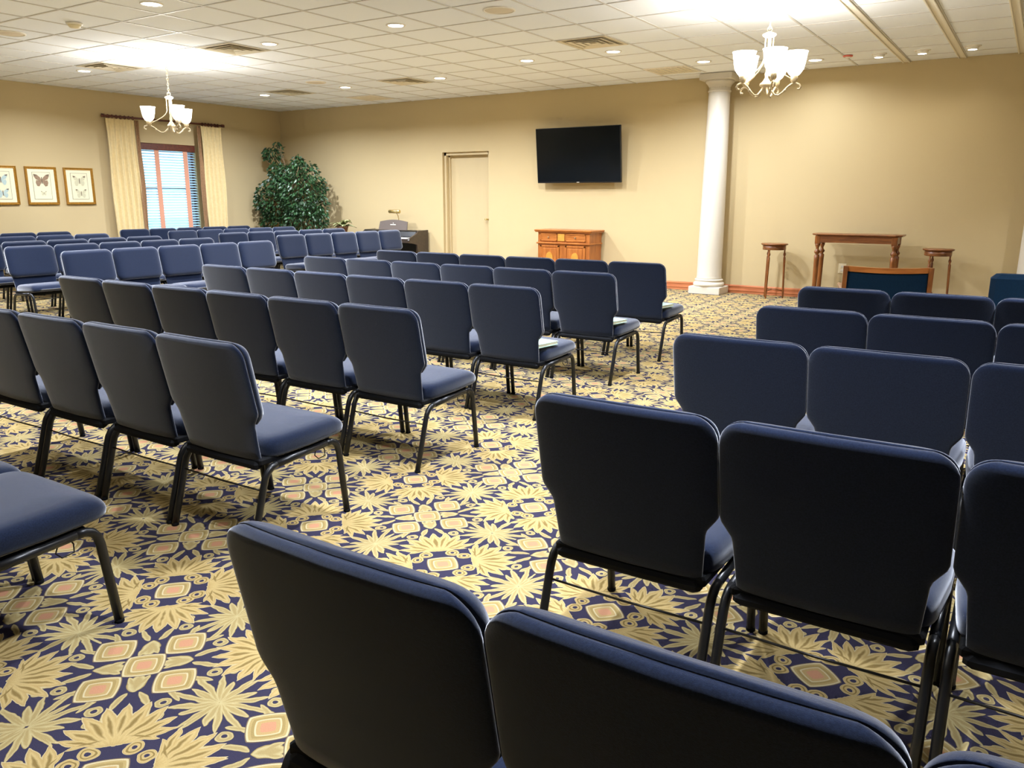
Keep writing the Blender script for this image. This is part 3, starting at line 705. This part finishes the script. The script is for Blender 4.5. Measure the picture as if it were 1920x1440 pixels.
# ------------------------------------------------------------------ framed butterfly prints
def wing_pts(sx, up, s=1.0):
    P = [(0, 0), (.02, .035), (.055, .065), (.092, .072), (.088, .045), (.07, .012), (.03, -.004)] if up else [(0, 0), (.03, -.004), (.066, 0.0), (.074, -.03), (.060, -.066), (.036, -.072), (.012, -.035)]
    return [(sx * x * s, z * s) for x, z in P]
def butterfly(t, cy, cz, s, col, name):
    m = MB()
    for sx in (-1, 1):
        for up in (True, False):
            w = wing_pts(sx, up, s); m.add([(.0235, cy + a, cz + b) for a, b in w], [tuple(range(len(w)))])
    o = obj(name, m, col, t)
    d = MB(); d.add([(.0242, cy + a * s, cz + b * s) for a, b in ((-.005, -.04), (.005, -.04), (.006, .03), (0, .04), (-.006, .03))], [(0, 1, 2, 3, 4)])
    for sx in (-1, 1): d.add([(.0240, cy + sx * a * s, cz + b * s) for a, b in ((.055, .062), (.092, .070), (.086, .048), (.06, .05))], [(0, 1, 2, 3)])
    obj('butterfly_markings', d, M['bf_dark'], o)
PICS = [(5.896, 'framed print of pale blue butterflies cut off at the left edge', M['bf_blue'], 1), (6.488, 'framed print with one large brown butterfly, middle of three', M['bf_brown'], 0), (7.072, 'framed print of faint pale butterflies nearest the curtain', M['bf_pale'], 1)]
for y0, lab, bc, two in PICS:
    t = thing('framed_print', lab, 'picture', (XL, 0, 0), group='butterfly prints on the left wall')
    y1, z0, z1, w = y0 + .468, 1.213, 1.777, .032; prof = [(0, 0), (.030, 0), (.034, .006), (.022, .02), (.030, .032)]
    rings = []
    for (cy_, cz_, sy, sz) in ((y0, z0, 1, 1), (y1, z0, -1, 1), (y1, z1, -1, -1), (y0, z1, 1, -1)): rings.append([(d, cy_ + sy * o_, cz_ + sz * o_) for d, o_ in ((.002, 0), (.030, 0), (.034, .008), (.024, .020), (.028, .030), (.018, .036), (.002, .036))])
    fm = MB(); fm.loft(rings + [rings[0]], smooth=False, cap=False); obj('frame', fm, M['gold'], t)
    obj('mat_board', MB().box(.004, .017, y0 + .03, y1 - .03, z0 + .03, z1 - .03), M['mat_board'], t)
    cy_ = (y0 + y1) / 2; a0, a1, b0, b1 = y0 + .105, y1 - .105, z0 + .085, z1 - .085
    obj('print', MB().box(.017, .021, a0, a1, b0, b1), M['paper'], t)
    bd = MB()
    for q in ((a0 - .006, a1 + .006, b0 - .006, b0), (a0 - .006, a1 + .006, b1, b1 + .006), (a0 - .006, a0, b0, b1), (a1, a1 + .006, b0, b1)): bd.box(.017, .0215, *q)
    obj('border_line', bd, M['ink'], t)
    butterfly(t, cy_, z1 - .20, 1.28 if not two else 1.1, bc, 'butterfly')
    butterfly(t, cy_ + .01, z0 + .17, .45 if not two else .95, bc if two else M['bf_pale'], 'butterfly')

# ------------------------------------------------------------------ plants
def ficus():
    t = thing('ficus_tree', 'tall green ficus tree in the corner by the window', 'tree', (-12.03, 10.87, 0))
    obj('planter', MB().lathe([(.16, 0), (.20, .02), (.24, .34), (.25, .36), (.22, .36), (.21, .30)], 24), M['pot'], t)
    for k in range(3):
        a = 2 * PI * k / 3; obj('trunk', MB().tube([(.04 * math.cos(a + 2.2 * u), .04 * math.sin(a + 2.2 * u), .30 + 1.25 * u) for u in [i / 8 for i in range(9)]] + [(.12 * math.cos(a + 2.6), .12 * math.sin(a + 2.6), 1.8)], .016), M['bark'], t)
    rnd = random.Random(3); mb = MB(); br = MB()
    blobs = [(.30, 0, 1.45, .48, .40, .58, 900), (-.42, 0, 1.30, .44, .36, .42, 620), (-.10, .05, 1.60, .40, .34, .36, 420), (.36, .02, .95, .44, .36, .34, 420), (-.45, 0, .86, .34, .3, .26, 220), (-.36, .05, 1.86, .22, .2, .16, 110), (-.52, .05, 2.14, .18, .16, .14, 90), (-.34, .05, 2.28, .08, .08, .09, 24), (.24, 0, 2.02, .11, .12, .10, 50), (-.88, 0, 1.54, .10, .08, .05, 14), (-.78, 0, 1.18, .15, .14, .12, 50), (.72, .05, 1.15, .12, .16, .28, 90)]
    # a leaf: a pointed four-vertex blade folded along its midrib
    for cx, cy, cz, rx, ry, rz, n in blobs:
        for _ in range(int(n * 1.7)):
            while True:
                q = Vector((rnd.uniform(-1, 1), rnd.uniform(-1, 1), rnd.uniform(-1, 1)))
                if q.length < 1 and q.length > rnd.random() ** .5 * .9: break
            p = Vector((cx + q.x * rx, cy + q.y * ry, cz + q.z * rz))
            ln = rnd.uniform(.06, .092); wd = ln * .27
            d = Vector((q.x * .6 + rnd.uniform(-.6, .6), q.y * .6 + rnd.uniform(-.6, .4), rnd.uniform(-1.1, .05))).normalized()
            sd = d.cross(Vector((rnd.uniform(-1, 1), rnd.uniform(-1, 1), rnd.uniform(-.3, 1)))); sd = sd.normalized() if sd.length > .01 else d.orthogonal(); nm = d.cross(sd)
            if p.x + t.location.x < XL + .13: continue
            m_ = p + d * ln * .45
            mb.add([p, m_ + sd * wd + nm * .006, p + d * ln, m_ - sd * wd + nm * .006], [(0, 1, 2), (0, 2, 3)])
        for _ in range(max(2, n // 60)):
            e = Vector((cx + rnd.uniform(-.7, .7) * rx, cy + rnd.uniform(-.7, .7) * ry, cz + rnd.uniform(-.6, .8) * rz)); s0 = Vector((rnd.uniform(-.06, .06), 0, min(1.5, max(.5, cz - .25))))
            e.x = max(e.x, XL + .14 - t.location.x)
            br.tube([s0, s0.lerp(e, .5) + Vector((0, 0, .08)), e], .006, n=5)
    f = obj('foliage', mb, M['leaf'], t); f['kind'] = 'stuff'
    obj('branches', br, M['bark'], t)
ficus()
pp = thing('potted_plant', 'small variegated leafy plant on a pedestal beside the piano', 'plant', (-10.87, 11.02, 0))
obj('pedestal', MB().lathe([(.15, 0), (.15, .03), (.07, .06), (.055, .30), (.07, .54), (.13, .64), (.13, .67)], 20), M['cherry'], pp)
obj('pot', MB().lathe([(.07, .67), (.10, .79), (.108, .795), (.108, .81), (.09, .81), (.085, .77)], 20), M['pot'], pp)
rnd = random.Random(11)
for k in range(26):
    a = 2 * PI * k / 26 * 2.4 + rnd.uniform(-.2, .2); out = rnd.uniform(.10, .26); hi = rnd.uniform(.03, .15); w = rnd.uniform(.022, .036)
    ca, sa = math.cos(a), math.sin(a); V = []; n = 6
    for i in range(n + 1):
        u = i / n; r_ = .02 + out * u; z_ = .80 + hi * math.sin(PI * .62 * u) / math.sin(PI * .5) - .05 * u * u; ww = w * math.sin(PI * min(.98, u * .92 + .06)) ** .8
        for s_ in (-1, 0, 1): V.append((ca * r_ - sa * s_ * ww, sa * r_ + ca * s_ * ww, z_ + (.008 if s_ else 0)))
    Fc = []
    for i in range(n):
        for j in range(2): q = i * 3 + j; Fc.append((q, q + 1, q + 4, q + 3))
    obj('leaf', MB().add(V, Fc, True), M['leaf_var'] if k % 3 else M['leaf_dark'], pp)

# ------------------------------------------------------------------ ceiling fixtures
def downlight(x, y, lab, power=CAN_W):
    t = thing('recessed_downlight', lab, 'ceiling light', (x, y, ZC), group='recessed ceiling downlights')
    obj('trim_ring', DLM[0], M['white_metal'], t); obj('lens', DLM[1], M['lens'], t)
    can_or_fill_light(x, y, power, t, spread=158)
tr = MB(); tr.loft([[(r * math.cos(2 * PI * i / 28), r * math.sin(2 * PI * i / 28), z) for i in range(28)] for r, z in ((.098, .002), (.098, -.004), (.092, -.008), (.078, -.008), (.074, -.002), (.074, .002))], True, False)
DLM = (tr.mesh('trim_ring'), MB().lathe([(.074, -.001), (.072, -.006), (.05, -.0085), (.01, -.009)], 24).mesh('lens'))
for x, y, lab in [(tx(-3), 4.66, 'round ceiling downlight cut off at the top left edge'), (tx(-1), ty(0), 'round ceiling downlight left of the ceiling speaker at top'),
                  (tx(-4), ty(0), 'round ceiling downlight beside the vent near the left chandelier'), (tx(-10), ty(0), 'round ceiling downlight below the leftmost ceiling vent'),
                  (tx(-10), ty(5), 'round ceiling downlight nearest the ficus corner'), (tx(-7), ty(5), 'round ceiling downlight second from the ficus corner along the back'),
                  (tx(-4), ty(5), 'round ceiling downlight right of the vent above the door'), (tx(-1), ty(4), 'round ceiling downlight above and left of the television'),
                  (-4.39, ty(4), 'round ceiling downlight next to the vent above the television'), (-3.75, ty(6), 'round ceiling downlight left of the column top'),
                  (-2.56, ty(7), 'round ceiling downlight partly hidden by the right chandelier')]:
    downlight(x, y, lab, CAN_W * (0.24 if y > 10.5 else 0.6 if y > 10 else 1.25 if x < -8 else 1.15))
def vent(x, y, lab, mt=None):
    t = thing('ceiling_vent', lab, 'vent', (x, y, ZC), group='square ceiling diffusers')
    H = .29
    obj('backing', MB().box(-H, H, -H, H, -.001, .003), M['shadow_metal'], t)
    for s, zz in ((.29, -.004), (.215, -.012), (.14, -.012), (.07, -.010)):
        R = []
        w = .035 if s > .2 else .028
        for a, z in ((s, zz + .004), (s, zz - .002), (s - w, zz + .006 if s < .25 else zz), (s - w, zz + .010)):
            R.append([(-a, -a, z), (a, -a, z), (a, a, z), (-a, a, z)])
        obj('louvre_ring' if s < .28 else 'frame', MB().loft(R, False, False), M['grille'], t)
for x, y, lab in [(tx(-5), ty(0), 'square ceiling vent right of the left chandelier'), (tx(-9), ty(0), 'square ceiling vent left of the left chandelier'), (tx(-9), ty(5), 'square ceiling vent over the window corner'),
                  (tx(-5) - .04, ty(5), 'square ceiling vent above the door'), (tx(1), ty(3), 'square ceiling vent above the television')]:
    vent(x, y, lab)
def speaker(x, y, lab):
    t = thing('ceiling_speaker', lab, 'speaker', (x, y, ZC), group='round ceiling speakers')
    obj('rim', MB().lathe([(.150, .003), (.150, -.004), (.142, -.009), (.132, -.009), (.130, -.003)], 36, cap=False), M['white_metal'], t)
    obj('mesh_cover', MB().lathe([(.133, -.003), (.12, -.006), (.06, -.008), (.005, -.009)], 32), M['speaker'], t)
for x, y, lab in [(tx(1), ty(0), 'round ceiling speaker at the top centre'), (tx(-7), ty(4), 'round ceiling speaker near the ficus corner'), (tx(-7), ty(-3), 'round ceiling speaker at the left edge')]:
    speaker(x, y, lab)
sd = thing('smoke_detector', 'small cream smoke detector on the ceiling at upper left', 'smoke detector', (-8.15, 4.74, ZC))
obj('base', MB().lathe([(.075, 0), (.075, -.012), (.066, -.018)], 24), M['white_metal'], sd)
obj('cap', MB().lathe([(.060, -.016), (.056, -.030), (.045, -.044), (.02, -.048), (.003, -.048)], 24), M['outlet'], sd)
for x, y, lab in [(tx(1), 10.60, 'flush white return grille in the ceiling left of the column'), (tx(-8), ty(7), 'flush white return grille in the ceiling above the piano')]:
    t = thing('return_grille', lab, 'vent', (x, y, ZC), group='flush return grilles')
    f_ = MB()
    for a in ((-.29, .29, -.29, -.26), (-.29, .29, .26, .29), (-.29, -.26, -.26, .26), (.26, .29, -.26, .26)): f_.bbox(a[0], a[1], a[2], a[3], -.008, .002, .002)
    obj('frame', f_, M['white_metal'], t)
    sm_ = MB().prism([(-.004, -.006), (.004, -.002), (.004, 0), (-.004, -.004)], 'x', -.26, .26).mesh('louvre')
    obj('backing', MB().box(-.26, .26, -.26, .26, 0, .003), M['grille'], t)
    for k in range(7): obj('louvre', MB().box(-.26 + .0743 * k - .004 + .037, -.26 + .0743 * k + .004 + .037, -.26, .26, -.007, .001), M['white_metal'], t)
stb = thing('fire_strobe', 'small red alarm light on the ceiling above the podium', 'alarm', (-2.164, 10.645, ZC))
obj('ring', MB().lathe([(.055, 0), (.055, -.012), (.040, -.018), (.038, -.010)], 24, cap=False), M['red'], stb); obj('dome', MB().lathe([(.04, -.006), (.034, -.022), (.02, -.03), (.003, -.033)], 20), M['white_metal'], stb)
for x, lab in ((-1.835, 'small eyeball spotlight nearest the red alarm light'), (-1.378, 'eyeball spotlight between the two ceiling tracks'), (-.876, 'eyeball spotlight at the far right above the podium')):
    t = thing('eyeball_spotlight', lab, 'spotlight', (x, 10.72, ZC), group='eyeball spotlights above the podium')
    obj('trim_ring', MB().lathe([(.085, .002), (.085, -.005), (.070, -.010), (.066, -.003)], 28, cap=False), M['white_metal'], t)
    ey = MB(); ey.lathe([(.064, 0), (.062, -.018), (.05, -.038), (.045, -.04)], 24, cap=False); obj('eyeball', ey, M['white_metal'], t)
    obj('lens', MB().lathe([(.048, -.030), (.046, -.037), (.003, -.040)], 20), M['lens'], t)
    l = bpy.data.lights.new('spot_lamp', 'SPOT'); l.energy = 6; l.color = (1, .97, .90); l.spot_size = math.radians(105); l.spot_blend = .8; l.shadow_soft_size = .04
    o = bpy.data.objects.new('spot_lamp', l); C.objects.link(o); o.parent = t; o.location = (0, 0, -.05); o.rotation_euler = (math.radians(22), 0, 0)
for i, lab in ((6, 'long metal ceiling track nearest the right chandelier'), (7, 'long metal ceiling track, middle of three'), (8, 'long metal ceiling track at the right edge')):
    x = OX + i * T - .045
    t = thing('ceiling_track', lab, 'track', (x, 0, ZC), group='metal ceiling tracks')
    for dx in (-.034, .034): obj('rail', MB().bbox(dx - .008, dx + .008, -1.0, YB - .004, -.014, .0, .003), M['alu'], t)
    obj('channel', MB().box(-.026, .026, -1.0, YB - .004, -.004, -.001), M['white_metal'], t)

# chandeliers
def chandelier(x, y, zcap, zbot, ring, n, ph, s, lab):
    t = thing('chandelier', lab, 'chandelier', (x, y, 0), ph, 'chandeliers with white glass shades')
    obj('canopy', MB().lathe([(.062, ZC), (.062, ZC - .008), (.045, ZC - .022), (.015, ZC - .034), (.008, ZC - .045)], 24), M['white_metal'], t)
    z = ZC - .045; k = 0
    lk = MB(); lk.tube([(.009 * math.cos(a), 0, .020 * math.sin(a)) for a in [2 * PI * i / 12 for i in range(13)]], .0026, n=6); lk = lk.mesh('chain_link')
    while z > zcap + .035:
        o = obj('chain_link', lk, M['brass_white'], t, (0, 0, z - .014)); o.rotation_euler = (0, 0, (PI / 2) * (k % 2) + .3); z -= .030; k += 1
    lo = MB(); lo.tube([(.018 * math.cos(a), 0, zcap + .022 + .024 * math.sin(a)) for a in [2 * PI * i / 14 for i in range(15)]], .004, n=6); obj('loop', lo, M['brass_white'], t)
    obj('top_cap', MB().lathe([(.008, zcap + .008), (.028, zcap), (.052 * s + .004, zcap - .014), (.056 * s, zcap - .022), (.045 * s, zcap - .034), (.02, zcap - .04)], 24), M['white_metal'], t)
    zh = zbot + .085 * s
    obj('centre_column', MB().lathe([(.010, zcap - .036), (.010, zh + .12), (.018, zh + .10), (.012, zh + .07), (.024, zh + .05), (.034 * s, zh + .035), (.052 * s, zh + .02), (.055 * s, zh + .005), (.035 * s, zh - .01), (.030 * s, zh - .03), (.016, zh - .05), (.008, zh - .06)], 20), M['brass_white'], t)
    top = zbot + .350 * s; bot = zbot + .160 * s
    for k in range(n):
        a = 2 * PI * k / n; ca, sa = math.cos(a), math.sin(a)
        pts = []
        for r, z in ((.025, zh - .005), (.045, zbot + .045 * s), (.075, zbot + .012 * s), (.105, zbot + .006 * s), (.140, zbot + .030 * s), (.175, zbot + .070 * s), (.21, zbot + .096 * s), (.245, zbot + .100 * s), (.272, zbot + .086 * s), (.282, zbot + .066 * s), (.272, zbot + .050 * s), (.256, zbot + .052 * s)):
            rr = r / .225 * ring; pts.append((ca * rr, sa * rr, z))
        ar = obj('arm', MB().tube(pts, .0085, n=8), M['brass_white'], t)
        rod_p = []
        for u in [i / 8 for i in range(9)]:
            r = .035 + (ring - .05) * max(0, (u - .45) / .55) ** 2; rod_p.append((ca * r, sa * r, zcap - .03 + (zbot + .13 * s - zcap + .03) * (1 - (1 - u) ** 1.0)))
        obj('brace', MB().tube(rod_p, .005, n=6), M['brass_white'], ar)
        obj('curl_ball', MB().lathe([(.002, -.013), (.010, -.009), (.013, 0), (.010, .009), (.002, .013)], 10, (ca * ring * .70, sa * ring * .70, zbot + .045 * s)), M['brass_white'], ar)
        obj('candle_cup', MB().lathe([(.012, zbot + .10 * s), (.028, zbot + .12 * s), (.030, bot - .005), (.020, bot + .004)], 16, (ca * ring, sa * ring, 0)), M['brass_white'], ar)
        R = [(.030, bot), (.045, bot + .012 * s), (.068 * s + .004, bot + .05 * s), (.083 * s, bot + .10 * s), (.095 * s, top - .01), (.100 * s, top), (.094 * s, top - .004), (.077 * s, bot + .10 * s), (.060 * s, bot + .05 * s), (.03, bot + .02)]
        obj('glass_shade', MB().lathe(R, 24, (ca * ring, sa * ring, 0), cap=True), M['glass_lit'], ar)
        bl_ = bpy.data.lights.new('bulb', 'POINT'); bl_.energy = 12 if n == 3 else 7; bl_.color = (1, .98, .92); bl_.shadow_soft_size = .035
        bo = bpy.data.objects.new('bulb', bl_); C.objects.link(bo); bo.parent = ar; bo.location = (ca * ring, sa * ring, top + .012)
chandelier(-2.13, 7.30, 2.70, 2.185, .225, 5, math.radians(12), 1.0, 'five-light chandelier with glowing shades at the upper right')
chandelier(-9.218, 6.46, 2.545, 2.105, .26, 3, math.radians(222.9), .88, 'chandelier with three glowing shades in front of the window')
